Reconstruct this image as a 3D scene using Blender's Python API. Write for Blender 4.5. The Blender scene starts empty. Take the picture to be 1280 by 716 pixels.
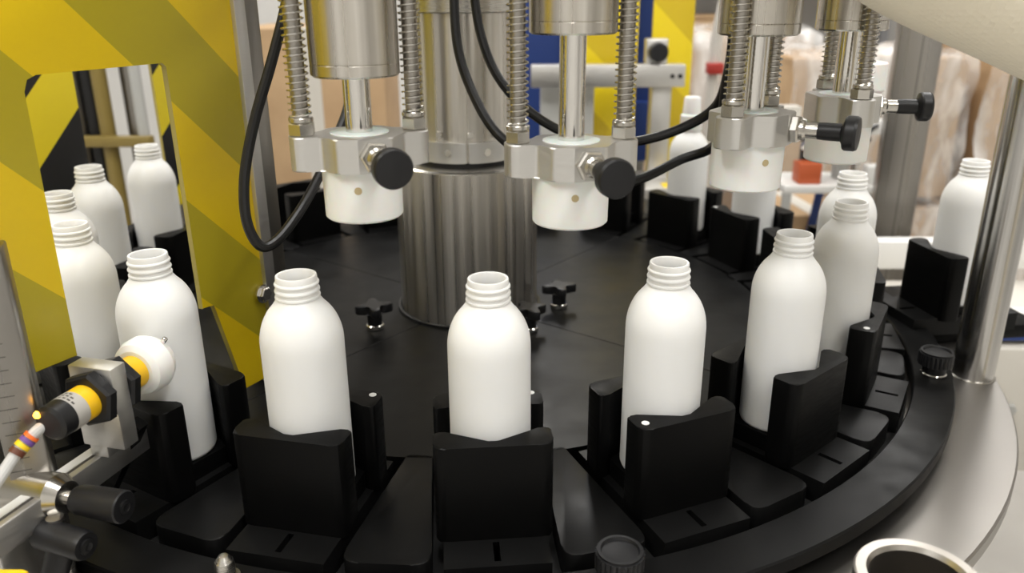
import bpy, bmesh, math, random
from mathutils import Vector, Matrix
random.seed(7)
PI = math.pi
def R(a): return math.radians(a)
S = bpy.context.scene
COL = S.collection

# ------------------------------------------------------------------ camera
cam_d = bpy.data.cameras.new('camera'); cam = bpy.data.objects.new('camera', cam_d); COL.objects.link(cam)
S.camera = cam
cam_d.sensor_width = 36.0; cam_d.lens = 1016.6 / 1280 * 36.0; cam_d.clip_start = 0.02; cam_d.clip_end = 50
pitch, yaw, roll = 0.34912, -0.01702, -0.00645
fw = Vector((math.sin(yaw) * math.cos(pitch), math.cos(yaw) * math.cos(pitch), -math.sin(pitch)))
rt = Vector((math.cos(yaw), -math.sin(yaw), 0)); up = rt.cross(fw)
r2 = math.cos(roll) * rt + math.sin(roll) * up; u2 = -math.sin(roll) * rt + math.cos(roll) * up
cam.matrix_world = Matrix(((r2.x, u2.x, -fw.x, 0.0777), (r2.y, u2.y, -fw.y, -1.0654), (r2.z, u2.z, -fw.z, 0.3974), (0, 0, 0, 1)))
cam_d.dof.use_dof = True; cam_d.dof.focus_distance = 0.70; cam_d.dof.aperture_fstop = 5.6

# ------------------------------------------------------------------ world, lights, exposure
W = bpy.data.worlds.new('world'); S.world = W; W.use_nodes = True
W.node_tree.nodes['Background'].inputs[0].default_value = (0.80, 0.82, 0.85, 1)
W.node_tree.nodes['Background'].inputs[1].default_value = 0.25
S.view_settings.view_transform = 'Standard'; S.view_settings.look = 'None'
S.view_settings.exposure = -0.46; S.view_settings.gamma = 1.0; S.view_settings.use_curve_mapping = False
CEIL = 2.3
LAMPS = [(-1.1, -1.9, 44), (1.1, -1.9, 44), (-1.7, -.5, 26), (1.7, -.5, 26), (0.0, -0.55, 26), (0.0, .95, 22), (-1.7, 1.3, 26), (1.7, 1.3, 24), (0.2, 2.9, 30), (2.3, 2.9, 26), (-2.3, 2.9, 30)]
for (x, y, w) in LAMPS:
    L = bpy.data.lights.new('hall_light', 'AREA'); L.shape = 'RECTANGLE'; L.size = 0.30; L.size_y = 1.2; L.energy = w
    L.color = (1.0, 0.99, 0.975)
    o = bpy.data.objects.new('hall_light', L); COL.objects.link(o); o.location = (x, y, CEIL - 0.07)

# ------------------------------------------------------------------ helpers
MATS = {}
def mat(name, color, rough=0.5, metal=0.0, **k):
    m = bpy.data.materials.new(name); m.use_nodes = True; nt = m.node_tree; b = nt.nodes['Principled BSDF']
    b.inputs['Base Color'].default_value = (*color, 1); b.inputs['Roughness'].default_value = rough; b.inputs['Metallic'].default_value = metal
    for kk, v in k.items():
        key = kk.replace('_', ' ')
        b.inputs[key].default_value = v
    MATS[name] = m
    return m
def node(m, t, **k):
    n = m.node_tree.nodes.new(t)
    for a, v in k.items(): setattr(n, a, v)
    return n
def link(m, a, b): m.node_tree.links.new(a, b)
def bsdf(m): return m.node_tree.nodes['Principled BSDF']
def add_noise(m, scale=(1, 1, 1), nscale=50, rough=None, bump=0.0, col=None, detail=3, dist=0.001):
    """stretched noise in object space drives roughness, fine relief and colour"""
    tc = node(m, 'ShaderNodeTexCoord'); mp = node(m, 'ShaderNodeMapping'); mp.inputs['Scale'].default_value = scale
    nz = node(m, 'ShaderNodeTexNoise'); nz.inputs['Scale'].default_value = nscale; nz.inputs['Detail'].default_value = detail
    link(m, tc.outputs['Object'], mp.inputs['Vector']); link(m, mp.outputs[0], nz.inputs['Vector'])
    b = bsdf(m)
    if rough:
        mr = node(m, 'ShaderNodeMapRange'); mr.inputs[1].default_value = .25; mr.inputs[2].default_value = .75
        mr.inputs[3].default_value = rough[0]; mr.inputs[4].default_value = rough[1]
        link(m, nz.outputs['Fac'], mr.inputs[0]); link(m, mr.outputs[0], b.inputs['Roughness'])
    if bump:
        bp = node(m, 'ShaderNodeBump'); bp.inputs['Strength'].default_value = bump; bp.inputs['Distance'].default_value = dist
        link(m, nz.outputs['Fac'], bp.inputs['Height']); link(m, bp.outputs[0], b.inputs['Normal'])
    if col:
        cr = node(m, 'ShaderNodeValToRGB'); cr.color_ramp.elements[0].position = .3; cr.color_ramp.elements[1].position = .7
        cr.color_ramp.elements[0].color = (*col[0], 1); cr.color_ramp.elements[1].color = (*col[1], 1)
        link(m, nz.outputs['Fac'], cr.inputs[0]); link(m, cr.outputs[0], b.inputs['Base Color'])
    return m

add_noise(mat('black_plastic', (.0024, .0024, .0024), .4, 0, Specular_IOR_Level=.12), (1, 1, 6), 60, (.30, .50), .12, dist=.0004)
add_noise(mat('table_black', (.0045, .0045, .0045), .4, 0, Specular_IOR_Level=.18), (1, 1, 1), 22, (.30, .46), .06, dist=.0005)
add_noise(mat('ring_black', (.006, .006, .006), .4, 0, Specular_IOR_Level=.12), (1, 1, 1), 30, (.28, .45), .10, dist=.0004)
mat('rubber_black', (.007, .007, .0075), .38, 0, Specular_IOR_Level=.4)
mat('knob_black', (.008, .008, .009), .42, 0, Specular_IOR_Level=.4)
mat('deep_black', (.004, .004, .004), .8)
add_noise(mat('steel_column', (.58, .55, .50), .22, 1.0), (60, 60, .05), 3, (.24, .34), .10, ((.50, .47, .42), (.64, .61, .56)), dist=.0004)
add_noise(mat('steel_brushed', (.58, .56, .52), .3, 1.0), (1, 1, 30), 30, (.22, .36), .06, dist=.0003)
add_noise(mat('steel_deck', (.32, .303, .282), .36, 1.0), (1, 1, 1), 9, (.30, .42), .02)
mat('chrome', (.74, .72, .69), .12, 1.0)
mat('pipe_steel', (.50, .47, .43), .28, 1.0)
mat('nut_steel', (.55, .53, .49), .26, 1.0)
mat('rod_steel', (.36, .34, .31), .3, 1.0)
add_noise(mat('pole_steel', (.52, .51, .50), .2, 1.0), (50, 50, .04), 3, (.14, .28), .10, ((.42, .41, .40), (.62, .61, .59)), dist=.0006)
mat('spring_steel', (.62, .60, .56), .24, 1.0)
add_noise(mat('aluminium', (.66, .65, .63), .42, 1.0), (1, 1, 40), 20, (.34, .50), .05, dist=.0003)
mat('painted_grey', (.42, .42, .40), .5)
add_noise(mat('post_steel', (.30, .285, .265), .32, 1.0), (40, 40, .05), 2, (.24, .38), .03)
b_ = mat('bottle_white', (.86, .855, .83), .42, 0, Subsurface_Weight=.25, Subsurface_Scale=.01)
bsdf(b_).inputs['Subsurface Radius'].default_value = (1, .9, .75)
b_ = mat('nylon', (.87, .87, .84), .45, 0, Subsurface_Weight=.3, Subsurface_Scale=.008)
mat('hole_tan', (.50, .40, .22), .7)
mat('dot_white', (.80, .80, .78), .5)
mat('sensor_yellow', (.85, .50, .01), .4)
mat('sensor_grey', (.42, .40, .37), .45)
mat('cable_grey', (.55, .55, .54), .5)
mat('orange', (.85, .16, .02), .45); mat('purple', (.16, .07, .30), .5); mat('yellow', (.85, .58, .01), .45); mat('brown', (.12, .035, .015), .5)
mat('ink', (.06, .055, .05), .6)
mat('blue', (.010, .035, .17), .5)
mat('old_gold', (.22, .16, .04), .45)
mat('teal', (.06, .28, .25), .45)
mat('white_paint', (.75, .74, .71), .5)
mat('cream', (.62, .59, .53), .5)
mat('red', (.40, .03, .02), .5)
mat('orange_box', (.50, .10, .03), .5)
add_noise(mat('cardboard', (.50, .34, .19), .8), (1, 1, 1), 6, None, 0, ((.40, .26, .14), (.50, .34, .19)))
add_noise(mat('hall_wall', (.52, .50, .46), .85), (1, 1, 1), 1.2, None, 0, ((.58, .57, .55), (.68, .67, .64)))
add_noise(mat('concrete', (.40, .38, .35), .6), (1, 1, 1), 3, (.45, .7), .03, ((.50, .48, .45), (.62, .60, .56)))
mat('ceiling_white', (.62, .61, .58), .9)
mat('shelf_grey', (.42, .43, .45), .6)
mat('pallet_wood', (.30, .19, .10), .8)
m = mat('lamp_glow', (1, 1, 1), .5); bsdf(m).inputs['Emission Color'].default_value = (1, .96, .9, 1); bsdf(m).inputs['Emission Strength'].default_value = 6
m = mat('led', (1, .5, .05), .4); bsdf(m).inputs['Emission Color'].default_value = (1, .42, .03, 1); bsdf(m).inputs['Emission Strength'].default_value = 14
m = mat('film', (.92, .90, .87), .28, 0); add_noise(m, (1, 1, .35), 9, (.15, .4), .6, dist=.02)
tc = node(m, 'ShaderNodeTexCoord'); mp = node(m, 'ShaderNodeMapping'); mp.inputs['Rotation'].default_value = (0, .95, 0); mp.inputs['Scale'].default_value = (3.6, 2, 1.1)
nz = node(m, 'ShaderNodeTexNoise'); nz.inputs['Scale'].default_value = 2.2; nz.inputs['Detail'].default_value = 5; nz.inputs['Distortion'].default_value = .8
mr = node(m, 'ShaderNodeMapRange'); mr.inputs[1].default_value = .45; mr.inputs[2].default_value = .75; mr.inputs[3].default_value = .20; mr.inputs[4].default_value = .88
link(m, tc.outputs['Object'], mp.inputs['Vector']); link(m, mp.outputs[0], nz.inputs['Vector']); link(m, nz.outputs['Fac'], mr.inputs[0]); link(m, mr.outputs[0], bsdf(m).inputs['Alpha'])
# woven sleeve of the fat hose
m = mat('mesh_sleeve', (.95, .88, .72), .6)
tc = node(m, 'ShaderNodeTexCoord'); vz = node(m, 'ShaderNodeTexVoronoi'); vz.inputs['Scale'].default_value = 260
vz.inputs['Randomness'].default_value = .25
link(m, tc.outputs['Object'], vz.inputs['Vector']); bp = node(m, 'ShaderNodeBump'); bp.inputs['Strength'].default_value = .5; bp.inputs['Distance'].default_value = .001
link(m, vz.outputs['Distance'], bp.inputs['Height']); link(m, bp.outputs[0], bsdf(m).inputs['Normal'])

for nm, an in (('steel_column', .75), ('pole_steel', .6)):
    m = MATS[nm]; tg = node(m, 'ShaderNodeTangent', direction_type='RADIAL', axis='Z'); link(m, tg.outputs[0], bsdf(m).inputs['Tangent']); bsdf(m).inputs['Anisotropic'].default_value = an; bsdf(m).inputs['Anisotropic Rotation'].default_value = .25
def stripe_mat(name, c1, c2, sx, sz, start, period, width, rough=.35, **k):
    """printed diagonal hazard stripes: c2 where (sx*x + sz*z - start) mod period < width (object space)"""
    m = mat(name, c1, rough, **k); tc = node(m, 'ShaderNodeTexCoord'); sp = node(m, 'ShaderNodeSeparateXYZ')
    link(m, tc.outputs['Object'], sp.inputs[0])
    def math_(op, a, b):
        n = node(m, 'ShaderNodeMath', operation=op)
        for i, v in enumerate((a, b)):
            if isinstance(v, (int, float)): n.inputs[i].default_value = v
            else: link(m, v, n.inputs[i])
        return n.outputs[0]
    q = math_('ADD', math_('MULTIPLY', sp.outputs['X'], sx), math_('MULTIPLY', sp.outputs['Z'], sz))
    q = math_('SUBTRACT', q, start - period * 40)
    q = math_('LESS_THAN', math_('MODULO', q, period), width)
    mx = node(m, 'ShaderNodeMix', data_type='RGBA'); link(m, q, mx.inputs[0])
    mx.inputs[6].default_value = (*c1, 1); mx.inputs[7].default_value = (*c2, 1)
    link(m, mx.outputs[2], bsdf(m).inputs['Base Color'])
    return m
stripe_mat('guard_print', (.72, .505, .006), (.42, .34, .014), 1, 1, .252, .184, .095, .32)
stripe_mat('guard_print_far', (.78, .62, .02), (.012, .012, .013), 1, -1, .073, .187, .096, .35)
stripe_mat('guard_print_rear', (.76, .58, .012), (.58, .42, .012), 1, 1, .05, .26, .12, .35)
mat('guard_edge', (.36, .29, .07), .35)

def finish(bm, ang=25):
    bm.normal_update()
    for f in bm.faces: f.smooth = True
    lim = R(ang)
    for e in bm.edges:
        if len(e.link_faces) == 2:
            e.smooth = e.calc_face_angle(0) < lim
def mesh(bm, name='m', ang=25):
    bmesh.ops.recalc_face_normals(bm, faces=bm.faces)
    finish(bm, ang); me = bpy.data.meshes.new(name); bm.to_mesh(me); bm.free(); return me
def obj(name, me, material, parent=None, loc=(0, 0, 0), rot=(0, 0, 0)):
    if isinstance(me, bmesh.types.BMesh): me = mesh(me, name)
    if not me.materials: me.materials.append(MATS[material])
    o = bpy.data.objects.new(name, me); COL.objects.link(o); o.parent = parent; o.location = loc; o.rotation_euler = rot
    return o
def tag(o, label, cat=None, group=None, kind=None):
    o['label'] = label
    if cat: o['category'] = cat
    if group: o['group'] = group
    if kind: o['kind'] = kind
    return o
def thing(name, label, cat, loc=(0, 0, 0), rotz=0.0, group=None):
    o = bpy.data.objects.new(name, None); COL.objects.link(o); o.empty_display_size = .02
    o.location = loc; o.rotation_euler = (0, 0, rotz); return tag(o, label, cat, group)
def bm_new(): return bmesh.new()
def box(x0, x1, y0, y1, z0, z1, bev=0.0, bm=None, seg=2):
    b = bmesh.new()
    vs = [b.verts.new((x, y, z)) for x in (x0, x1) for y in (y0, y1) for z in (z0, z1)]
    for f in ((0, 1, 3, 2), (4, 6, 7, 5), (0, 4, 5, 1), (2, 3, 7, 6), (0, 2, 6, 4), (1, 5, 7, 3)): b.faces.new([vs[i] for i in f])
    if bev: bmesh.ops.bevel(b, geom=list(b.edges), offset=bev, segments=seg, affect='EDGES', profile=.5)
    return merge(bm, b)
def merge(bm, b):
    if bm is None: return b
    me = bpy.data.meshes.new('t'); b.to_mesh(me); b.free(); bm.from_mesh(me); bpy.data.meshes.remove(me); return bm
def prism(poly, z0, z1, bev=0.0, bm=None, seg=2, top_only=False):
    b = bmesh.new(); lo = [b.verts.new((x, y, z0)) for x, y in poly]; hi = [b.verts.new((x, y, z1)) for x, y in poly]
    n = len(poly); b.faces.new(lo[::-1]); ft = b.faces.new(hi)
    for i in range(n): b.faces.new((lo[i], lo[(i + 1) % n], hi[(i + 1) % n], hi[i]))
    if bev:
        es = list(ft.edges) if top_only else [e for e in b.edges]
        if not top_only: es = [e for e in b.edges if abs(e.verts[0].co.z - e.verts[1].co.z) < 1e-7]
        bmesh.ops.bevel(b, geom=es, offset=bev, segments=seg, affect='EDGES', profile=.5)
    return merge(bm, b)
def round_poly(poly, radii, n=5):
    out = []; N = len(poly)
    for i, p in enumerate(poly):
        r = radii[i] if isinstance(radii, (list, tuple)) else radii
        if r <= 0: out.append(p); continue
        P = Vector(p); a = (Vector(poly[i - 1]) - P); c = (Vector(poly[(i + 1) % N]) - P)
        la, lc = a.length, c.length; a /= la; c /= lc
        th = a.angle(c); d = min(r / math.tan(th / 2), la * .49, lc * .49)
        A = P + a * d; B = P + c * d
        for k in range(n + 1):
            t = k / n; q = A * (1 - t) ** 2 + P * 2 * t * (1 - t) + B * t * t; out.append((q.x, q.y))
    return out
def lathe(prof, seg=32, bm=None, axis='Z', cap0=False, cap1=False):
    b = bmesh.new(); rings = []
    for r, z in prof:
        if r < 1e-7: rings.append([b.verts.new((0, 0, z))])
        else: rings.append([b.verts.new((r * math.cos(2 * PI * i / seg), r * math.sin(2 * PI * i / seg), z)) for i in range(seg)])
    for A, B in zip(rings, rings[1:]):
        for i in range(seg):
            j = (i + 1) % seg
            if len(A) == 1 and len(B) == 1: continue
            if len(A) == 1: b.faces.new((A[0], B[i], B[j]))
            elif len(B) == 1: b.faces.new((A[i], A[j], B[0]))
            else: b.faces.new((A[i], A[j], B[j], B[i]))
    return merge(bm, b)
def cyl(r, z0, z1, seg=24, bev=.0, bm=None):
    if bev: pr = [(0, z0), (r - bev, z0), (r, z0 + bev), (r, z1 - bev), (r - bev, z1), (0, z1)]
    else: pr = [(0, z0), (r, z0), (r, z1), (0, z1)]
    return lathe(pr, seg, bm)
def xform(bm, M): bmesh.ops.transform(bm, matrix=M, verts=bm.verts); return bm
def along(direction, origin=(0, 0, 0)):
    """matrix taking +Z to direction, placed at origin"""
    q = Vector((0, 0, 1)).rotation_difference(Vector(direction).normalized())
    return Matrix.Translation(origin) @ q.to_matrix().to_4x4()
def catmull(pts, n=10):
    P = [Vector(p) for p in pts]; P = [P[0] * 2 - P[1]] + P + [P[-1] * 2 - P[-2]]; out = []
    for i in range(1, len(P) - 2):
        a, b, c, d = P[i - 1:i + 3]
        for k in range(n):
            t = k / n
            out.append(.5 * ((2 * b) + (c - a) * t + (2 * a - 5 * b + 4 * c - d) * t * t + (3 * b - a - 3 * c + d) * t ** 3))
    out.append(P[-2]); return out
def sweep(path, r, seg=10, bm=None, caps=True, radii=None):
    b = bmesh.new(); rings = []; n = len(path)
    T = [(path[min(i + 1, n - 1)] - path[max(i - 1, 0)]).normalized() for i in range(n)]
    N = T[0].orthogonal().normalized()
    for i in range(n):
        if i: N = (N - T[i] * N.dot(T[i])).normalized()
        B = T[i].cross(N); rr = radii[i] if radii else r
        rings.append([b.verts.new(path[i] + (N * math.cos(2 * PI * k / seg) + B * math.sin(2 * PI * k / seg)) * rr) for k in range(seg)])
    for A, Bq in zip(rings, rings[1:]):
        for k in range(seg): b.faces.new((A[k], A[(k + 1) % seg], Bq[(k + 1) % seg], Bq[k]))
    if caps: b.faces.new(rings[0][::-1]); b.faces.new(rings[-1])
    return merge(bm, b)
def hexnut(r, h, bev=.0012, hole=0.0):
    pts = [(r * math.cos(PI / 3 * i), r * math.sin(PI / 3 * i)) for i in range(6)]
    b = prism(pts, 0, h); bmesh.ops.bevel(b, geom=[e for e in b.edges if abs(e.verts[0].co.z - e.verts[1].co.z) < 1e-7], offset=bev, segments=1, affect='EDGES')
    return b

# ------------------------------------------------------------------ setting: the hall
def struct(name, bm, material, label):
    o = obj(name, bm, material); o['kind'] = 'structure'; o['label'] = label; return o
FLOOR = -0.95
struct('floor', box(-4, 4, -3.4, 4.5, FLOOR - .1, FLOOR), 'concrete', 'grey concrete hall floor')
struct('wall_back', box(-4.1, 4.1, 4.5, 4.6, FLOOR - .1, CEIL + .1), 'hall_wall', 'pale blurred back wall of the hall')
struct('wall_left', box(-4.1, -4, -3.4, 4.5, FLOOR - .1, CEIL + .1), 'hall_wall', 'pale left wall of the hall')
struct('wall_right', box(4, 4.1, -3.4, 4.5, FLOOR - .1, CEIL + .1), 'hall_wall', 'pale right wall of the hall')
struct('wall_front', box(-4.1, 4.1, -3.5, -3.4, FLOOR - .1, CEIL + .1), 'hall_wall', 'pale wall behind the viewer')
struct('ceiling', box(-4.1, 4.1, -3.5, 4.6, CEIL, CEIL + .1), 'ceiling_white', 'white hall ceiling')
lamp_body = None
for i, (x, y, w) in enumerate(LAMPS):
    t = thing('ceiling_light', 'long fluorescent ceiling light of the hall', 'light', (x, y, CEIL), 0, 'fluorescent ceiling lights')
    if lamp_body is None:
        lamp_body = mesh(box(-.17, .17, -.63, .63, -.05, 0, .006)); lamp_dif = mesh(box(-.15, .15, -.6, .6, -.055, -.048))
    obj('housing', lamp_body, 'white_paint', t); obj('diffuser', lamp_dif, 'lamp_glow', t)

# ------------------------------------------------------------------ carousel
PHI0 = -2.096326; N = 20; RS = 0.4804
def ang(k): return PHI0 + k * 2 * PI / N
base = thing('carousel_pedestal', 'round steel machine base under the carousel deck', 'pedestal', (0, 0, FLOOR))
obj('drum', lathe([(0, 0), (.60, 0), (.60, .88), (0, .88)], 64), 'steel_deck', base)
obj('foot_ring', lathe([(.60, 0), (.64, 0), (.64, .05), (.60, .06)], 64), 'painted_grey', base)
deck = tag(obj('steel_deck', lathe([(.0, -.07), (.668, -.07), (.672, -.066), (.672, -.052), (.670, -.05), (0, -.05)], 160), 'steel_deck'),
           'wide brushed steel deck ring around the black carousel', 'deck')
ring = thing('guide_ring', 'flat black guide ring curving around the bottle carousel', 'guide ring', (0, 0, -.05))
obj('ring', lathe([(.566, .014), (.604, .014), (.6085, .0165), (.6085, .0285), (.607, .03), (.5672, .03), (.566, .0288), (.566, .014)], 200), 'ring_black', ring)
for k in range(10):
    a = ang(k * 2 + .5); obj('spacer', cyl(.008, 0, .0145, 16), 'steel_brushed', ring, (.588 * math.cos(a), .588 * math.sin(a), 0))

table = thing('carousel_table', 'round black indexing table carrying the bottle holders', 'turntable', (0, 0, -.05))
obj('base_disc', lathe([(0, .0), (.562, .0), (.562, .012), (0, .012)], 128), 'deep_black', table)
TOP = .036      # local z of the table surface (world -.014)
RI = .405
for q in range(4):                           # four-piece top plate with hairline joints
    n = 30; a0 = R(-37) + q * PI / 2; g = .0005
    outer = [(RI * math.cos(a0 + i * PI / 2 / n), RI * math.sin(a0 + i * PI / 2 / n)) for i in range(n + 1)]
    inner = [(.085 * math.cos(a0 + i * PI / 2 / 8), .085 * math.sin(a0 + i * PI / 2 / 8)) for i in range(8, -1, -1)]
    mid = a0 + PI / 4; off = (g * math.cos(mid), g * math.sin(mid))
    obj('top_plate', prism([(x + off[0], y + off[1]) for x, y in outer + inner], .012, TOP, .0008, seg=1), 'table_black', table)
hw0 = RI * math.sin(PI / N) - .049 / math.cos(PI / N) * 1.0
tong_poly = round_poly([(.400, -.0125), (.556, -.0365), (.556, .0365), (.400, .0125)], [0, .014, .014, 0])
tong = mesh(prism(tong_poly, .012, TOP, .0012), 'tongue')
for k in range(N): obj('table_tongue', tong, 'table_black', table, (0, 0, 0), (0, 0, ang(k + .5)))
col_seal = obj('hub_seal', lathe([(.0955, TOP), (.099, TOP), (.099, TOP + .003), (.0955, TOP + .004)], 64), 'rubber_black', table)

# holders: slide plate with slot, outer and inner V jaws; local x is radial, origin at bottle centre on the base disc
def with_slot(x0, x1, hw, sx0, sx1, sw, z0, z1):
    b = bmesh.new()
    for (a, c, d, e) in ((x0, sx0, -hw, hw), (sx1, x1, -hw, hw), (sx0, sx1, -hw, -sw), (sx0, sx1, sw, hw)):
        box(a, c, d, e, z0, z1, 0, b)
    bmesh.ops.remove_doubles(b, verts=b.verts, dist=1e-6)
    bad = {}
    for f in b.faces: bad.setdefault(tuple(round(v, 5) for v in f.calc_center_median()), []).append(f)
    kill = [f for fs in bad.values() if len(fs) > 1 for f in fs]
    if kill: bmesh.ops.delete(b, geom=kill, context='FACES')
    return b
ZB = .012 - .05                                   # world z of base disc top
plate_me = mesh(with_slot(-.070, .079, .0415, .050, .073, .0026, 0, .0235), 'slide_plate')
rest_me = mesh(prism(round_poly([(-.03, -.034), (.034, -.034), (.034, .034), (-.03, .034)], .01), .022, .0405, .001), 'rest')
JT = .070 - ZB
def jaw_poly(x0, x1, xv, h):
    # x0 back of the ends (notch side), x1 outer face, xv notch vertex
    return round_poly([(x0, -h), (x1, -h), (x1, h), (x0, h), (x0 + .0006, h - .010), (xv, .004), (xv, -.004), (x0 + .0006, -h + .010)],
                      [.004, .010, .010, .004, .002, .003, .003, .002], 4)
outer_me = mesh(prism(jaw_poly(.020, .0465, .0375, .047), .022, JT, .0014), 'outer_jaw')
inner_me = mesh(xform(prism(jaw_poly(.022, .0495, .0375, .047), .022, JT - .002, .0014), Matrix.Rotation(PI, 4, 'Z')), 'inner_jaw')
dot_me = mesh(cyl(.0032, 0, .0006, 16), 'dot')
ordin = ['first', 'second', 'third', 'fourth', 'fifth', 'sixth', 'seventh', 'eighth', 'ninth', 'tenth', 'eleventh', 'twelfth', 'thirteenth', 'fourteenth']
def which(k):
    if k == 0: return 'at the sensor beside the yellow guard'
    if k > 0: return '%s along the ring from the sensor station, past the guard' % ordin[k - 1]
    return '%s behind the yellow guard opening' % ordin[-k - 1]
dots = {1: ('i', 1), 2: ('i', 1), 3: ('o', -1), 5: ('o', -1), 8: ('i', 1), -2: ('o', 1), 7: ('o', 1)}
for k in range(-6, 14):
    a = ang(k)
    h = thing('bottle_holder', 'black V-jawed bottle holder, ' + which(k), 'bottle holder', (RS * math.cos(a), RS * math.sin(a), ZB), a, 'black bottle holders round the carousel')
    obj('slide_plate', plate_me, 'table_black', h); obj('rest_plate', rest_me, 'black_plastic', h)
    oj = obj('outer_jaw', outer_me, 'black_plastic', h); ij = obj('inner_jaw', inner_me, 'black_plastic', h)
    if k in dots:
        w, s = dots[k]
        if w == 'i': tag(obj('marker_dot', dot_me, 'dot_white', ij, (-.043, .038 * s, JT - .0021)), 'small white dot')
        else: tag(obj('marker_dot', dot_me, 'dot_white', oj, (.036, .038 * s, JT - .0001)), 'small white dot')

# ------------------------------------------------------------------ bottles
def bottle_profile():
    p = [(0, .0015), (.024, .0), (.029, .0), (.0318, .0012), (.033, .0045), (.033, .06), (.033, .132)]
    for i in range(1, 13):
        r = .033 - (.033 - .0182) * (i / 12) ** 1.0
        t = i / 12; th = t * 0.985
        r = .033 * math.cos(th); z = .132 + .0405 * math.sin(th)
        if r < .0183: break
        p.append((r, z))
    zt = p[-1][1]
    p += [(.0172, zt + .0006), (.0166, zt + .002)]
    return p, zt
bp_, zt = bottle_profile()
neck = [(.0166, .1695), (.0176, .1702), (.0176, .1716), (.0162, .1722), (.0160, .1745), (.0174, .1752), (.0176, .1762), (.0172, .1772), (.0160, .1780),
        (.0159, .1802), (.0172, .1808), (.0174, .1818), (.0170, .1826), (.0160, .1832), (.0160, .1868), (.0156, .1880), (.0140, .1880), (.0135, .1872), (.0135, .166), (.018, .162), (.029, .140), (.031, .125), (.031, .02), (0, .016)]
bottle_me = mesh(lathe(bp_[:-2] + neck, 48), 'bottle', 50)
BZ = ZB + .0405
def bottle(k, label, cap=False, pos=None):
    if pos is None: a = ang(k); pos = (RS * math.cos(a), RS * math.sin(a), BZ)
    t = thing('bottle', label, 'bottle', pos, 0.7 * k, 'white plastic bottles')
    obj('bottle_body', bottle_me, 'bottle_white', t)
    if cap: tag(obj('bottle_cap', lathe([(.0182, .172), (.0186, .173), (.0180, .196), (.0150, .199), (.0135, .224), (.0122, .2265), (0, .2268)], 32), 'nylon', t), 'tall white cap')
    return t
bottle(0, 'white uncapped bottle facing the yellow sensor with its white tip')
for k in range(1, 7): bottle(k, 'white uncapped plastic bottle, %s along the ring from the sensor bottle' % ordin[k - 1])
for k in (-1, -2, -3, -4): bottle(k, 'white uncapped bottle seen through the yellow guard window, %s from its opening' % ordin[-k - 1])
bottle(8, 'white bottle standing under the third capping head, its neck hidden')
bottle(9, 'white bottle with tall white cap beyond the third capping head', cap=True)

# ------------------------------------------------------------------ central column
cz = -.0135
column = thing('central_column', 'thick brushed steel column rising from the carousel centre', 'column', (0, 0, cz))
obj('lower_tube', lathe([(0, 0), (.0936, 0), (.0936, .200), (0, .200)], 96), 'steel_column', column)
obj('shoulder', lathe([(.0605, .2000), (.0936, .2000), (.0932, .2012), (.0905, .2032), (.066, .2036), (.0605, .2036)], 96), 'nut_steel', column)
obj('upper_tube', lathe([(0, .203), (.0605, .203), (.0605, .5735), (0, .5735)], 96), 'steel_column', column)
for s in (0, 1):
    n = 24; a0 = R(-84) + s * PI + .03; a1 = a0 + PI - .06
    pts = [(.0665 * math.cos(a0 + (a1 - a0) * i / n), .0665 * math.sin(a0 + (a1 - a0) * i / n)) for i in range(n + 1)]
    pts += [(.0600 * math.cos(a1 - (a1 - a0) * i / n), .0600 * math.sin(a1 - (a1 - a0) * i / n)) for i in range(n + 1)]
    c = obj('clamp_collar', prism(pts, .2085, .234, .0008, seg=1), 'aluminium', column)
    for aa in (R(-62), R(-105)):
        if s == 0 and aa == R(-62) or s == 1 and aa == R(-105):
            obj('collar_screw', xform(cyl(.0045, -.002, .001, 14), along((math.cos(aa), math.sin(aa), 0), (.0665 * math.cos(aa), .0665 * math.sin(aa), .2215))), 'chrome', c)
obj('top_flange', lathe([(.0600, .386), (.0655, .386), (.0665, .387), (.0665, .425), (.0600, .426)], 96), 'steel_brushed', column)
obj('shadow_gap', lathe([(.0605, .2035), (.064, .2035), (.064, .2085), (.0605, .2085)], 64), 'rubber_black', column)
for aa in (-118, -80, -50):
    q = R(aa); obj('grub_screw', xform(cyl(.0045, -.003, .002, 14, .0006), along((math.cos(q), math.sin(q), 0), (.0605 * math.cos(q), .0605 * math.sin(q), .243))), 'nut_steel', column)

# ------------------------------------------------------------------ capping heads
spring_me = {}
def spring_mesh(h, r=.0076, wire=.00075, pitch=.0046):
    n = int(h / pitch * 14); return mesh(sweep([Vector((r * math.cos(2 * PI * i / 14), r * math.sin(2 * PI * i / 14), i * pitch / 14)) for i in range(n + 1)], wire, 5), 'spring', 60)
def bracket_poly():
    return round_poly([(-.0505, -.0125), (-.029, -.0125), (-.022, -.028), (-.007, -.034), (.018, -.032), (.030, -.0135), (.0505, -.0125), (.0505, .0125), (.029, .0125), (.018, .030), (-.018, .030), (-.029, .0125), (-.0505, .0125)],
                      [.009, .004, .006, .002, .006, .004, .009, .009, .006, .008, .008, .006, .009], 4)
bracket_me = mesh(prism(bracket_poly(), .0, .0245, .0008, seg=1), 'bracket', 25)
cup_me = mesh(lathe([(0, 0), (.014, 0), (.0275, 0), (.0290, .0015), (.0295, .038), (.0, .038)], 64), 'cup')
ringw_me = mesh(lathe([(.0095, 0), (.0215, 0), (.0215, .0010), (.0095, .0010)], 48), 'washer')
TOPZ = .56
knobdir = Vector((.0016, -.020, 0)).normalized()
hex_me = mesh(xform(hexnut(.0115, .007), along(knobdir)), 'hex'); 
stem_me = mesh(xform(lathe([(0, .004), (.0078, .004), (.0078, .010), (.0062, .012), (.0062, .026), (0, .026)], 20), along(knobdir)), 'stem')
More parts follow.
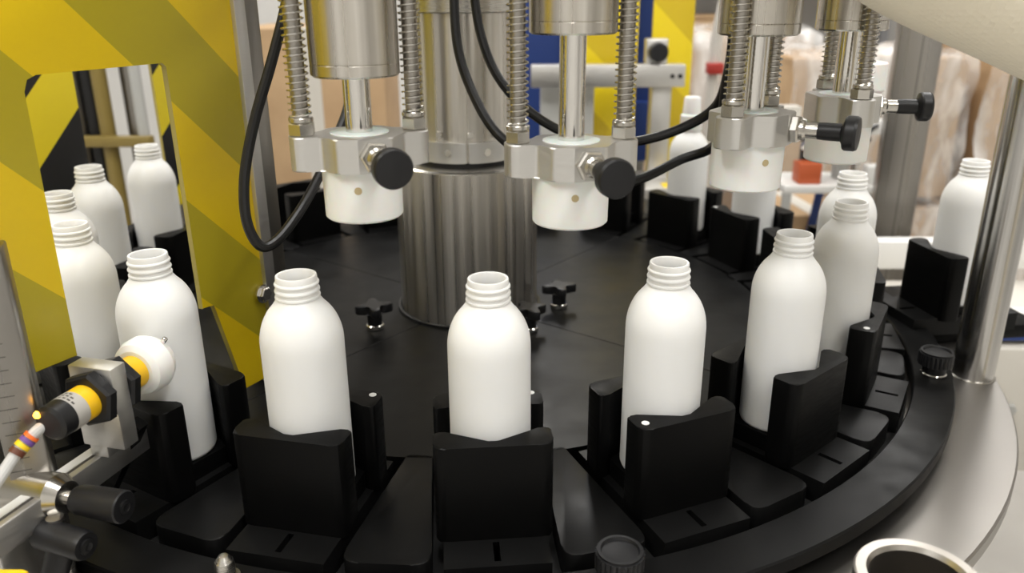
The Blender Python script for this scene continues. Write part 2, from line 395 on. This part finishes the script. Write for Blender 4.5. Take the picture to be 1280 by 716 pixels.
def knob_bm():
    b = lathe([(0, .021), (.0066, .021), (.0070, .027), (.0070, .0385), (.0095, .040), (.0128, .0410), (.0136, .0425), (.0136, .0490), (.0126, .0510), (.006, .0518), (0, .052)], 36)
    return b
knob_me = mesh(xform(knob_bm(), along(knobdir)), 'knob')
rodnut_me = mesh(xform(hexnut(.0098, .010), Matrix.Rotation(.3, 4, 'Z')), 'rodnut'); washer2 = mesh(cyl(.0088, .010, .0135, 24, .0006), 'w2')
heads = [(-95.4, .2376, .103, 20), (-76.1, .229, .139, 13), (-55.8, .241, .122, 55), (-36.0, .2411, .120, 92), (-14.5, .2920, .115, 110)]
RH = [.468, .468, .468, .468, .485]
def head(i):
    adeg, z, bz, beta = heads[i]; a = R(adeg); r = RH[i]; x, y = r * math.cos(a), r * math.sin(a)
    h = thing('capping_head', 'steel capping head with springs and white cup, %s from the yellow guard' % ordin[i], 'capping head', (x, y, z), R(beta), 'capping heads hanging round the turret')
    cup = obj('cup', cup_me, 'nylon', h)
    q = R(-86 if i < 2 else -75) - R(beta)
    obj('cup_hole', xform(cyl(.0028, -.001, .0004, 14), along((math.cos(q), math.sin(q), 0), (.0292 * math.cos(q), .0292 * math.sin(q), .025))), 'hole_tan', cup)
    br = obj('bracket', bracket_me, 'aluminium', h, (0, 0, .038))
    obj('shaft_washer', ringw_me, 'nylon', h, (0, 0, .0623))
    obj('shaft', cyl(.0098, .038, bz + .01, 32), 'chrome', h)
    T = TOPZ - z
    obj('body', lathe([(0, bz), (.0300, bz), (.0318, bz + .0015), (.0318, bz + .0085), (.0313, bz + .0090), (.0318, bz + .0095), (.0318, bz + .052), (.0300, bz + .0525), (.0300, T), (0, T)], 64), 'steel_column', h)
    for s in (-1, 1):
        rod = obj('guide_rod', cyl(.0058, .060, T, 16), 'rod_steel', h, (.041 * s, 0, 0))
        H = .20
        if 'm' not in spring_me: spring_me['m'] = spring_mesh(H)
        obj('spring', spring_me['m'], 'spring_steel', rod, (0, 0, .074))
        nt_ = obj('rod_nut', rodnut_me, 'nut_steel', rod, (0, 0, .0622)); obj('nut_washer', washer2, 'nut_steel', nt_)
    k = obj('index_knob', knob_me, 'knob_black', h, (.0045, -.0328, .050), (0, 0, R(-14) if i == 3 else 0))
    obj('hex_nut', hex_me, 'nut_steel', k); obj('stem', stem_me, 'nut_steel', k)
    return x, y
hp = [head(i) for i in range(4)]
h5 = thing('pressing_head', 'thick steel ram with white cup beyond the fourth capping head', 'capping head', (.4820, -.0510, .2790), 0, 'capping heads hanging round the turret')
obj('cup', lathe([(0, 0), (.026, 0), (.0275, .001), (.0295, .004), (.0295, .034), (.028, .0355), (0, .036)], 48), 'nylon', h5)
obj('ram', cyl(.0135, .035, TOPZ - .279, 32), 'chrome', h5); obj('body', cyl(.030, .17, TOPZ - .279, 40, .001), 'steel_column', h5)
hp.append((.4820, -.0510))
turret = thing('turret_head', 'steel turret hub with arms that carries the capping heads', 'turret', (0, 0, TOPZ))
obj('hub', cyl(.24, .0005, .05, 64, .003), 'steel_brushed', turret)
for (x, y) in hp:
    a = math.atan2(y, x); obj('arm', xform(box(.22, .505, -.032, .032, .0005, .03, .003), Matrix.Rotation(a, 4, 'Z')), 'steel_brushed', turret)

# ------------------------------------------------------------------ star knobs, ring knobs, pin, cup
def star_knob(loc, rz, label):
    t = thing('star_knob', label, 'knob', loc, rz, 'black star knobs on the table')
    pts = []
    for i in range(48):
        a = 2 * PI * i / 48; r = .0165 + .0075 * math.cos(4 * a); pts.append((r * math.cos(a), r * math.sin(a)))
    obj('grip', prism(pts, .022, .034, .002), 'knob_black', t)
    obj('stem', cyl(.0095, .006, .024, 20, .001), 'knob_black', t); obj('washer', cyl(.0115, 0, .007, 24, .001), 'chrome', t)
def P(r, a, z): return (r * math.cos(R(a)), r * math.sin(R(a)), z)
star_knob(P(.150, -141, -.014), .3, 'black star knob on the table, on the yellow guard side of column')
star_knob(P(.126, -9, -.014), .2, 'black star knob beside the column on the side away from guard')
star_knob(P(.132, -51, -.014), .5, 'black star knob in front of the column behind a bottle neck')
def ring_knob(loc, label):
    t = thing('knurled_knob', label, 'knob', loc, 0, 'knurled knobs on the guide ring')
    pts = []
    for i in range(72):
        a = 2 * PI * i / 72; r = .0185 if i % 3 else .0174; pts.append((r * math.cos(a), r * math.sin(a)))
    obj('grip', prism(pts, .014, .028, .001), 'knob_black', t)
    obj('rim', lathe([(.0135, .026), (.0170, .0283), (.0170, .0300), (.0145, .0300), (.0130, .0270), (0, .0265)], 40), 'knob_black', t)
    obj('neck', cyl(.0125, .003, .0142, 24), 'knob_black', t); obj('washer', cyl(.0140, 0, .0042, 28, .001), 'chrome', t)
ring_knob(P(.587, -21.5, -.0202), 'black knurled knob on the guide ring near the leaning steel pole')
ring_knob(P(.586, -75.4, -.0202), 'black knurled knob on the guide ring before the third bottle')
t = thing('locating_pin', 'small steel locating pin with pointed tip on the guide ring', 'pin', P(.586, -104.6, -.0202))
obj('pin', lathe([(0, 0), (.0075, 0), (.0075, .014), (.0068, .018), (.0035, .0225), (0, .0232)], 24), 'steel_brushed', t)
obj('collar', lathe([(.0075, 0), (.0105, 0), (.0105, .004), (.0075, .0045)], 24), 'steel_brushed', t)
t = thing('steel_socket', 'open steel pipe end with a thick rim beside the deck', 'pipe', (.3185, -.656, FLOOR))
zz = .06 - FLOOR
obj('pipe_wall', lathe([(.0375, 0), (.0375, zz - .001), (.0365, zz), (.0305, zz), (.0285, zz - .003), (.0285, zz - .12), (0, zz - .12)], 64), 'pipe_steel', t)
obj('foot_flange', lathe([(.0375, 0), (.07, 0), (.07, .012), (.0375, .013)], 48), 'steel_brushed', t)
t = thing('guard_pole', 'round polished steel pole standing on the steel deck edge', 'pole', (.627, -.155, -.05))
obj('tube', cyl(.0235, 0, .9, 48), 'pole_steel', t)
obj('base_socket', lathe([(.0235, 0), (.0255, 0), (.0255, .001), (.0235, .0015)], 48), 'steel_brushed', t)

# ------------------------------------------------------------------ yellow guards
AZ = R(63)
def guard(name, label, cat, origin, material, x0, x1, w0, w1, wtop, ztop, zb_out, zb_in, post_x, post_h, notch=None, th=.006):
    t = thing(name, label, cat, (origin[0], origin[1], -.014), AZ)
    d = .014
    if notch: poly = [(x0, zb_out), (w0, zb_out), (w0, wtop - .012), (w0 + .004, wtop - .003), (w0 + .012, wtop), (w1 - .004, wtop), (w1, wtop - .004), (w1, notch[1]), (notch[0], notch[1]), (notch[2], zb_in), (x1, zb_in), (x1, ztop), (x0, ztop)]
    else: poly = [(x0, zb_out), (w0, zb_out), (w0, wtop), (w1, wtop), (w1, zb_in), (x1, zb_in), (x1, ztop), (x0, ztop)]
    b = prism([(x, z + d) for x, z in poly], -th / 2, th / 2, .0008, seg=1)
    xform(b, Matrix.Rotation(PI / 2, 4, 'X'))
    me = mesh(b); me.materials.append(MATS[material]); me.materials.append(MATS['guard_edge'])
    for f in me.polygons:
        if abs(f.normal.y) < .5: f.material_index = 1
    p = obj('panel', me, material, t)
    post = obj('post', box(post_x, post_x + .036, .006, .042, 0, post_h, .003), 'post_steel', t)
    return t, p, post
g, pnl, pst = guard('hazard_guard', 'yellow striped guard panel with a window over the bottle ring', 'guard', (-.205, -.277), 'guard_print',
      -.60, .024, -.200, -.069, .341, .62, .115, .006, .022, .62, notch=(-.054, .110, -.030))
obj('edge_profile', box(.012, .026, -.008, .012, .0, .62, .001), 'aluminium', g)
bl = obj('bolt', xform(hexnut(.008, .006), along((0, -1, 0), (.008, -.006, .115))), 'chrome', g)
obj('bolt_washer', xform(cyl(.010, -.001, .002, 20), along((0, -1, 0), (.008, -.005, .115))), 'chrome', bl)
obj('outer_support', box(-.60, -.565, .006, .04, FLOOR + .014, .62, .003), 'post_steel', g)
g2, _, post2 = guard('hazard_guard', 'black and yellow striped far guard seen through the guard window', 'guard', (-.606, -.073), 'guard_print_far',
      -.25, .40, .150, .2775, .40, .62, .115, .080, -.20, .62)
post2.location.z = FLOOR + .014; post2.scale.z = (.62 - .014 - FLOOR) / .62

# ------------------------------------------------------------------ cables and hose
def cable(name, label, pts, r, m='rubber_black', cat='cable', group=None):
    return tag(obj(name, sweep(catmull(pts, 14), r, 12), m), label, cat, group)
cable('cable', 'black cable hanging in a loop beside the yellow guard', [(-.113, -.36, .57), (-.113, -.36, .416), (-.116, -.37, .388), (-.13, -.381, .342), (-.145, -.392, .298), (-.155, -.403, .254), (-.155, -.411, .218), (-.147, -.408, .195), (-.135, -.397, .197), (-.121, -.368, .216), (-.113, -.329, .236), (-.106, -.288, .26), (-.096, -.255, .293), (-.093, -.215, .344), (-.088, -.187, .419), (-.07, -.09, .56)], .0045, group='black cables')
cable('cable', 'lower black cable sagging past the column behind second capping head', [(.003, -.10, .56), (.005, -.137, .436), (.003, -.155, .388), (.007, -.172, .34), (.02, -.186, .301), (.041, -.204, .265), (.066, -.217, .243), (.114, -.226, .216), (.165, -.229, .207), (.202, -.216, .21), (.244, -.199, .226), (.270, -.215, .240), (.272, -.250, .262), (.268, -.275, .31), (.268, -.28, .40), (.20, -.22, .56)], .0052, group='black cables')
cable('cable', 'upper black cable sagging past the column behind second capping head', [(.02, -.08, .56), (.02, -.105, .437), (.023, -.123, .388), (.031, -.137, .347), (.048, -.151, .309), (.078, -.167, .277), (.117, -.18, .254), (.161, -.184, .242), (.205, -.182, .244), (.246, -.187, .258), (.275, -.200, .280), (.280, -.225, .312), (.278, -.245, .361), (.27, -.25, .42), (.19, -.20, .56)], .0052, group='black cables')
# fat woven hose coming down from the ceiling
hose_path = catmull([(.25, -.65, CEIL - .002), (.26, -.64, 1.0), (.27, -.63, .74), (.295, -.56, .575), (.334, -.462, .470), (.358, -.426, .444), (.461, -.442, .397), (.559, -.457, .351), (.70, -.50, .24), (.83, -.55, -.05), (.87, -.58, -.5), (.88, -.58, FLOOR)], 40)
rad = [.0645 for i in range(len(hose_path))]
tag(obj('woven_hose', sweep(hose_path, .0645, 40, radii=rad), 'mesh_sleeve'), 'fat cream woven hose arching down past the leaning pole', 'hose')

# ------------------------------------------------------------------ sensor and its mount
DA = R(75.7)
sens = thing('proximity_sensor', 'yellow barrel sensor with white tip aimed at a bottle', 'sensor', (-.243, -.515, .113), DA)
AX = along((1, 0, 0))
def on_axis(prof, seg=36): return xform(lathe(prof, seg), AX)
br_ = .0135
obj('barrel', on_axis([(0, -.030), (br_, -.030), (br_, .036), (0, .036)]), 'sensor_yellow', sens)
lb = obj('label_band', on_axis([(br_ - .001, -.041), (br_ + .0002, -.041), (br_ + .0002, -.0295), (br_ - .001, -.0295)]), 'sensor_grey', sens)
for i in range(3):
    for j in range(5 - i):
        a0 = R(60 + j * 16); a1 = a0 + R(11); x0 = -.0395 + i * .0032; rr = br_ + .0003
        b = bmesh.new(); vs = []
        for xx in (x0, x0 + .0016):
            for aa in (a0, a1): vs.append(b.verts.new((xx, rr * math.cos(aa), rr * math.sin(aa))))
        b.faces.new((vs[0], vs[1], vs[3], vs[2])); ink = obj('print_mark', b, 'ink', lb)
obj('rear_cap', on_axis([(0, -.054), (.0105, -.054), (.0132, -.052), (.0136, -.041), (0, -.041)]), 'knob_black', sens)
obj('led', on_axis([(0, -.0560), (.0020, -.0555), (.0028, -.0535), (0, -.053)], 16), 'led', sens, (0, .0085, .0065))
for x0 in (-.0185, .008):
    nb = xform(xform(hexnut(.0225, .0105, .002), Matrix.Rotation(.2, 4, 'Z')), AX); obj('lock_nut', nb, 'knob_black', sens, (x0, 0, 0))
tip = obj('tip', on_axis([(0, .034), (.017, .034), (.0215, .037), (.0235, .043), (.0235, .052), (.0205, .058), (.0165, .063), (.014, .064), (0, .064)], 48), 'nylon', sens)
obj('tip_screw', xform(cyl(.0022, 0, .006, 12, .0004), along((.25, -.55, .8), (.055, -.0125, .0165))), 'chrome', tip)
blk = obj('mount_block', box(-.008, .008, -.0165, .0215, -.0455, .0225, .0012), 'aluminium', sens)
obj('mount_foot', box(-.006, .006, .002, .018, -.0562, -.045, .001), 'aluminium', sens)
cb = sweep(catmull([(-.262, -.562, .111), (-.2665, -.5665, .1075), (-.271, -.571, .103), (-.277, -.579, .096), (-.287, -.60, .078), (-.31, -.65, .04), (-.36, -.72, -.1)], 12), .0041, 14)
tag(obj('sensor_cable', cb, 'cable_grey'), 'grey sensor cable with coloured marker bands', 'cable')
sc = bpy.data.objects['sensor_cable']
cp = catmull([(-.262, -.562, .111), (-.2665, -.5665, .1075), (-.271, -.571, .103), (-.277, -.579, .096), (-.287, -.60, .078)], 12)
for i, (mm, s0, s1) in enumerate((('orange', 18, 22), ('purple', 23, 27), ('yellow', 28, 32), ('brown', 33, 36))):
    tag(obj('marker_band', sweep(cp[s0:s1 + 1], .0054, 16), mm, sc), mm + ' marker band')
rail = thing('mounting_rail', 'slim steel rail with white scale holding the sensor', 'rail', (-.2660, -.530, .047), R(74.2))
obj('bar', box(-.20, .066, -.0090, .0090, -.012, .010, .001), 'aluminium', rail)
obj('scale_strip', box(-.20, .065, .0002, .0085, .0099, .0104), 'dot_white', rail)
obj('groove', box(-.20, .065, -.0032, -.0008, .0099, .0103), 'ink', rail)
clamp = thing('clamp', 'chrome barrel clamp with black grip on the sensor rail', 'clamp', (-.284, -.556, .050), R(-14))
obj('clamp_barrel', on_axis([(0, -.026), (.013, -.026), (.0165, -.022), (.0165, .018), (.0120, .027), (.0085, .0275), (0, .0275)]), 'nut_steel', clamp)
obj('clamp_stem', on_axis([(0, .022), (.005, .022), (.005, .040), (0, .040)]), 'chrome', clamp)
gr = obj('grip', on_axis([(0, .035), (.0095, .035), (.0108, .038), (.0118, .054), (.0120, .075), (.0112, .076), (0, .076)], 28), 'knob_black', clamp)
obj('grip_screw', on_axis([(0, .0755), (.0055, .0755), (.0055, .0775), (.0035, .0780), (0, .0765)], 20), 'rubber_black', gr)
lever = thing('clamp_lever', 'black tee lever under the sensor rail clamp', 'lever', (-.253, -.585, .030), R(-20))
obj('lever_hub', on_axis([(0, -.022), (.0095, -.022), (.011, -.019), (.011, .018), (.0098, .022), (0, .022)], 28), 'knob_black', lever)
obj('lever_arm', sweep([Vector((-.002, .002, 0)), Vector((-.008, -.008, -.03)), Vector((-.020, -.022, -.075))], .0085, 16, radii=[.0095, .0095, .008]), 'knob_black', lever)
obj('lever_bolt', on_axis([(0, .0215), (.006, .0215), (.006, .024), (.003, .0245), (0, .023)], 18), 'rubber_black', lever)
obj('lever_stud', cyl(.006, -.078, .012, 16), 'steel_brushed', lever, (-.012, .006, 0))
lp = thing('scale_post', 'square steel post engraved with scale marks beside the sensor', 'post', (-.2905, -.545, -.05), R(24))
obj('tube', box(-.0135, .0135, -.0135, .0135, 0, .287, .002), 'post_steel', lp)
for i in range(26): obj('scale_mark', box(-.0095 if i % 5 else -.0115, .002, -.01365, -.0134, .02 + i * .01, .0206 + i * .01), 'ink', lp)
RM = Matrix.Rotation(-R(74.2), 4, 'Z') @ Matrix.Translation((.2660, .530, -.047))
obj('support_strut', sweep([RM @ Vector((-.2375, -.4850, .068)), RM @ Vector((-.2760, -.4790, .002)), RM @ Vector((-.2785, -.4785, -.004))], .0080, 4), 'black_plastic', rail)
carr = thing('rail_carrier', 'aluminium carrier block joining the scale post to sensor rail', 'bracket', (-.290, -.575, .02), R(74.2))
obj('carrier', box(-.02, .03, .0, .03, -.069, .018, .002), 'aluminium', carr)
t = thing('yellow_tag', 'small yellow plastic cap low beside the sensor rail', 'cap', (-.262, -.648, .02))
obj('tag', box(-.03, .014, -.02, .02, 0, .022, .006), 'yellow', t); obj('tag_stem', cyl(.008, -.07, .002, 16), 'painted_grey', t)

# ------------------------------------------------------------------ transfer station on the right
tp = tag(obj('transfer_plate', box(-.05, .11, -.10, .07, -.050, -.030, .003), 'black_plastic', None, (.655, .045, 0), (0, 0, R(8))), 'black transfer plate beside the carousel under a lone bottle', 'plate')
pos = (.652, -.030)
h = thing('bottle_holder', 'black V-jawed holder of the lone bottle behind the leaning pole', 'bottle holder', (pos[0], pos[1], -.030), R(190), 'black bottle holders round the carousel')
obj('slide_plate', plate_me, 'table_black', h, (0, 0, -.0002)); obj('outer_jaw', outer_me, 'black_plastic', h, (0, 0, -.002)); obj('rest_plate', rest_me, 'black_plastic', h, (0, 0, -.008))
bottle(3, 'white uncapped bottle standing behind the leaning steel pole', pos=(pos[0], pos[1], .0027))

# ------------------------------------------------------------------ background machinery
rm = thing('rear_station', 'aluminium cross bar station with strut and teal block behind the carousel', 'machine station', (.30, .80, FLOOR))
def wz(z): return z - FLOOR
def L(x): return x - .30
def rpart(name, x0, x1, y0, y1, z0, z1, m, bev=.002, par=rm): return obj(name, box(L(x0), L(x1), y0 - .80, y1 - .80, wz(z0), wz(z1), bev), m, par)
cbar = rpart('cross_bar', .092, .450, .88, .92, .183, .234, 'aluminium')
for x in (.420, .438): obj('bar_hole', xform(cyl(.005, 0, .001, 16), along((0, -1, 0), (L(x), .0795, wz(.208)))), 'deep_black', cbar)
rpart('strut', .378, .424, .90, .94, -.09, .19, 'aluminium')
rpart('support_plate', .16, .470, .78, .98, -.060, -.035, 'aluminium')
rpart('frame_leg', .20, .26, .86, .92, FLOOR, -.055, 'painted_grey')
rpart('frame_leg', .37, .43, .86, .92, FLOOR, -.055, 'painted_grey')
tl = rpart('teal_block', .424, .470, .775, .83, -.10, -.036, 'teal')
rpart('sticker', .40, .462, .79, .84, -.0352, -.0345, 'yellow', 0)
kb = obj('clamp_knob', xform(lathe([(0, 0), (.019, 0), (.022, .004), (.022, .030), (.019, .034), (0, .034)], 24), along((0, -1, 0), (L(.385), .10, wz(.262)))), 'knob_black', rm)
obj('knob_stem', xform(cyl(.008, -.05, .001, 14), along((0, -1, 0), (L(.385), .10, wz(.262)))), 'chrome', kb)
obj('knob_bracket', box(L(.36), L(.41), .10, .14, wz(.234), wz(.29), .003), 'aluminium', rm)
rpart('grey_plate', .115, .245, .94, .96, -.02, .184, 'painted_grey')
yp = thing('rear_guard', 'plain yellow rear guard panels standing beyond the column', 'guard', (.36, 1.02, FLOOR))
obj('panel', box(-.135, -.005, 0, .012, .80, 1.75, .001), 'guard_print_rear', yp)
obj('panel', box(.030, .130, 0, .012, .70, 1.75, .001), 'guard_print_rear', yp)
obj('guard_leg', box(-.08, -.05, .012, .042, 0, 1.70, .002), 'painted_grey', yp); obj('guard_leg', box(.07, .10, .012, .042, 0, 1.70, .002), 'painted_grey', yp)
bc = thing('blue_motor_cover', 'dark blue rounded motor cover behind the yellow rear guard', 'cover', (.22, 1.33, FLOOR))
obj('shell', box(-.20, .26, -.10, .14, .88, 1.62, .05, seg=4), 'blue', bc); obj('plinth', box(-.16, .20, -.08, .12, 0, .90, .01), 'painted_grey', bc)
dome = xform(lathe([(0, -.09), (.05, -.088), (.072, -.07), (.08, -.03), (.08, .05), (.0, .06)], 28), Matrix.Translation((.175, -.10, .98)) @ Matrix.Rotation(PI / 2, 4, 'X')); obj('end_cap', dome, 'blue', bc)
# cartons
def carton(x, y, z, sx, sy, sz, rz, label, film=False, group='cardboard cartons'):
    t = thing('carton', label, 'carton', (x, y, z), rz, group)
    obj('carton_body', box(-sx / 2, sx / 2, -sy / 2, sy / 2, 0, sz, .006), 'cardboard', t)
    obj('tape', box(-.025, .025, -sy / 2 - .001, sy / 2 + .001, sz * .55, sz + .0012), 'cream', t)
    if film:
        b = bmesh.new(); rnd = random.Random(int(x * 100)); nx, nz = 26, 20
        # draped wrap: a grid running down the front, over the top and down the back
        rows = []
        lens = [('f', i / nz) for i in range(nz + 1)] + [('t', i / 10) for i in range(1, 10)]
        for (w, u) in lens:
            row = []
            for i in range(nx + 1):
                xx = -sx / 2 - .02 + (sx + .04) * i / nx
                wob = .012 * math.sin(xx * 23 + u * 7) + .010 * math.sin(xx * 51 - u * 13) + rnd.uniform(-.008, .008)
                if w == 'f': v = (xx + .01 * math.sin(u * 9), -sy / 2 - .022 - .03 * (1 - u) * abs(math.sin(xx * 9)) + wob * .8, sz * u * .98 + (.02 if u == 1 else 0))
                else: v = (xx, -sy / 2 - .02 + (sy + .04) * u, sz + .022 + wob * .8)
                row.append(b.verts.new(v))
            rows.append(row)
        for A, B in zip(rows, rows[1:]):
            for i in range(nx): b.faces.new((A[i], A[i + 1], B[i + 1], B[i]))
        obj('plastic_wrap', mesh(b, 'film', 80), 'film', t)
    return t
pal = thing('pallet', 'wooden pallet under the wrapped cartons', 'pallet', (1.75, 2.25, FLOOR))
for i in range(6): obj('plank', box(-.75, .75, -.40 + i * .14, -.29 + i * .14, .10, .122), 'pallet_wood', pal)
for xx in (-.70, 0, .70): obj('runner', box(xx - .05, xx + .05, -.40, .41, 0, .10), 'pallet_wood', pal)
zc = FLOOR + .122
carton(1.35, 2.20, zc, .68, .6, .45, .0, 'bottom cardboard carton on the pallet nearer the column', True)
carton(2.12, 2.20, zc, .72, .6, .45, .0, 'bottom cardboard carton on the pallet farther from column', True)
carton(1.33, 2.20, zc + .49, .62, .56, .50, .03, 'upper wrapped carton on the pallet nearer the column', True)
carton(2.09, 2.18, zc + .49, .70, .58, .56, -.06, 'upper wrapped carton on the pallet farther from column', True)
carton(.95, 3.15, FLOOR, .9, .6, 1.15, .05, 'tall wrapped carton stack behind the pallet', True)
carton(2.7, 3.2, FLOOR, .9, .7, 1.0, -.1, 'large wrapped carton by the right hall wall', True)
carton(-.55, 1.55, FLOOR, .42, .4, 1.25, .05, 'tall plain carton behind the column on the guard side')
carton(.93, 1.42, FLOOR, .22, .3, .72, .1, 'plain carton with blue tape behind the capping heads')
bt = tag(obj('blue_strap', box(-.012, .012, -.006, 0, 0, .30), 'blue', None, (.905, 1.262, -.40), (0, .12, .1)), 'blue strap on the plain carton behind the capping heads', 'strap')
sp = thing('square_post', 'square stainless steel machine post behind the fifth capping head', 'post', (.955, .84, FLOOR), R(-18))
obj('tube', box(-.045, .045, -.045, .045, 0, 1.75, .004), 'post_steel', sp); obj('seam', box(.004, .006, -.0456, -.045, .1, 1.7), 'ink', sp); obj('foot_plate', box(-.09, .09, -.09, .09, 0, .012, .002), 'painted_grey', sp)
# conveyor frame on the right
cv = thing('conveyor', 'white conveyor frame with slotted rails beyond the leaning pole', 'conveyor', (1.05, .35, FLOOR))
obj('rail', box(-.35, .75, .22, .26, wz(-.16), wz(-.10), .003), 'white_paint', cv)
obj('rail', box(-.20, .75, .0, .03, wz(-.21), wz(-.17), .003), 'white_paint', cv)
obj('belt', box(-.35, .75, .03, .22, wz(-.20), wz(-.185)), 'cream', cv)
obj('blue_edge', box(-.20, .75, -.004, .001, wz(-.225), wz(-.21)), 'blue', cv)
for i in range(6): obj('rail_slot', box(-.12 + i * .12, -.06 + i * .12, -.0006, .004, wz(-.193), wz(-.187)), 'ink', cv)
obj('side_panel', box(-.22, .75, -.02, .24, wz(-.50), wz(-.235), .006), 'cream', cv)
for i in range(3): obj('panel_bolt', xform(hexnut(.014, .01), along((0, -1, 0), (-.05 + i * .25, -.02, wz(-.36)))), 'painted_grey', cv)
for x in (-.30, .68): obj('conveyor_leg', box(x, x + .05, .06, .16, 0, wz(-.2), .003), 'painted_grey', cv)
for i in range(3):
    obj('clip', box(-.05 + i * .2, .01 + i * .2, .22, .27, wz(-.10), wz(-.04), .008), 'white_paint', cv)
# valve table behind the heads
vt = thing('valve_bench', 'small bench with white plates and orange valve block behind heads', 'bench', (.90, 1.12, FLOOR))
obj('bench_top', box(-.14, .16, -.08, .10, wz(-.11), wz(-.09), .002), 'white_paint', vt)
for (x, y) in ((-.13, -.07), (.15, -.07), (-.13, .09), (.15, .09)): obj('bench_leg', box(x - .01, x + .01, y - .01, y + .01, 0, wz(-.11)), 'painted_grey', vt)
obj('valve_block', box(-.10, -.04, -.06, .0, wz(-.09), wz(-.035), .004), 'orange_box', vt)
obj('manifold', box(-.12, .13, .0, .05, wz(.03), wz(.07), .004), 'white_paint', vt)
obj('upright', box(.02, .05, .0, .04, wz(-.09), wz(.04), .002), 'painted_grey', vt)
for i in range(4): obj('fitting', xform(cyl(.012, 0, .05, 14, .002), along((.3, -.6, .5), (-.08 + i * .045, -.01, wz(.0)))), 'knob_black' if i % 2 else 'chrome', vt)
for i, (x, y, z, w, d_, hh, m_) in enumerate(((-.06, .02, -.09, .03, .03, .12, 'knob_black'), (.10, -.05, -.09, .05, .04, .05, 'white_paint'), (.04, -.06, -.09, .025, .025, .085, 'chrome'), (-.13, .06, .07, .10, .05, .03, 'cream'), (.06, .03, .07, .12, .05, .045, 'painted_grey'))):
    obj('valve_unit', box(x - w / 2, x + w / 2, y - d_ / 2, y + d_ / 2, wz(z), wz(z + hh), .003), m_, vt)
obj('air_tube', sweep(catmull([(-.08, -.04, wz(.0)), (-.04, -.08, wz(.05)), (.02, -.07, wz(.02)), (.08, -.06, wz(.06)), (.12, .02, wz(.05))], 8), .005, 8), 'rubber_black', vt)
# pipe with red tip
pp = thing('air_pipe', 'grey air pipe with red end behind the third capping head', 'pipe', (.70, 1.7, FLOOR))
obj('pipe', sweep(catmull([(0, 0, 0), (0, .02, .6), (.0, .02, 1.10), (.015, .01, 1.3), (.06, 0, 1.6), (.08, 0, 2.2)], 8), .018, 14), 'cream', pp)
obj('red_end', box(-.024, .028, -.02, .03, 1.085, 1.12, .004), 'red', pp)
# steel uprights seen through the guard windows
fr = thing('steel_scaffold', 'dark machine frame with steel uprights behind the far guard', 'machine frame', (-.93, .95, FLOOR))
for x, w, m in ((-.10, .025, 'post_steel'), (-.055, .02, 'rubber_black'), (-.015, .018, 'old_gold'), (.035, .022, 'post_steel'), (.075, .014, 'painted_grey'), (.115, .02, 'post_steel')):
    obj('upright', cyl(w, 0, 1.9, 20), m, fr, (x, .0 + .03 * math.sin(x * 60), 0))
obj('cross_bar', box(-.12, .10, -.06, -.03, wz(.045), wz(.07), .003), 'old_gold', fr)
obj('cross_bar', box(-.30, .30, .03, .06, wz(.5), wz(.55), .003), 'painted_grey', fr)
# hall shelving, far
def rack(x, y, label):
    t = thing('storage_rack', label, 'rack', (x, y, FLOOR), 0, 'storage racks')
    for sx in (-.8, .8):
        for sy in (-.25, .25): obj('rack_post', box(sx - .025, sx + .025, sy - .025, sy + .025, 0, 2.6), 'shelf_grey', t)
    for z in (.1, .75, 1.4, 2.05): obj('shelf', box(-.82, .82, -.28, .28, z, z + .04), 'shelf_grey', t)
rack(1.5, 4.0, 'grey storage rack by the back wall beyond the wrapped cartons')
for (x, w, hh, z, k, lab) in ((.95, .36, .40, 1.44, 'white_paint', 'white storage box on the far rack, end nearest the column'), (1.42, .30, .30, 1.44, 'shelf_grey', 'grey storage box between two boxes on the far rack'), (1.9, .42, .46, 1.44, 'cardboard', 'brown cardboard box on the far rack upper shelf'), (1.2, .5, .40, .79, 'cardboard', 'brown cardboard box on the far rack lower shelf')):
    t = thing('storage_box', lab, 'box', (x, 3.95, FLOOR + z + .0005), 0, 'boxes on the far rack')
    obj('box_body', box(-w / 2, w / 2, -.2, .2, 0, hh, .006), k, t); obj('box_lid', box(-w / 2 - .005, w / 2 + .005, -.205, .205, hh, hh + .02, .004), k, t)
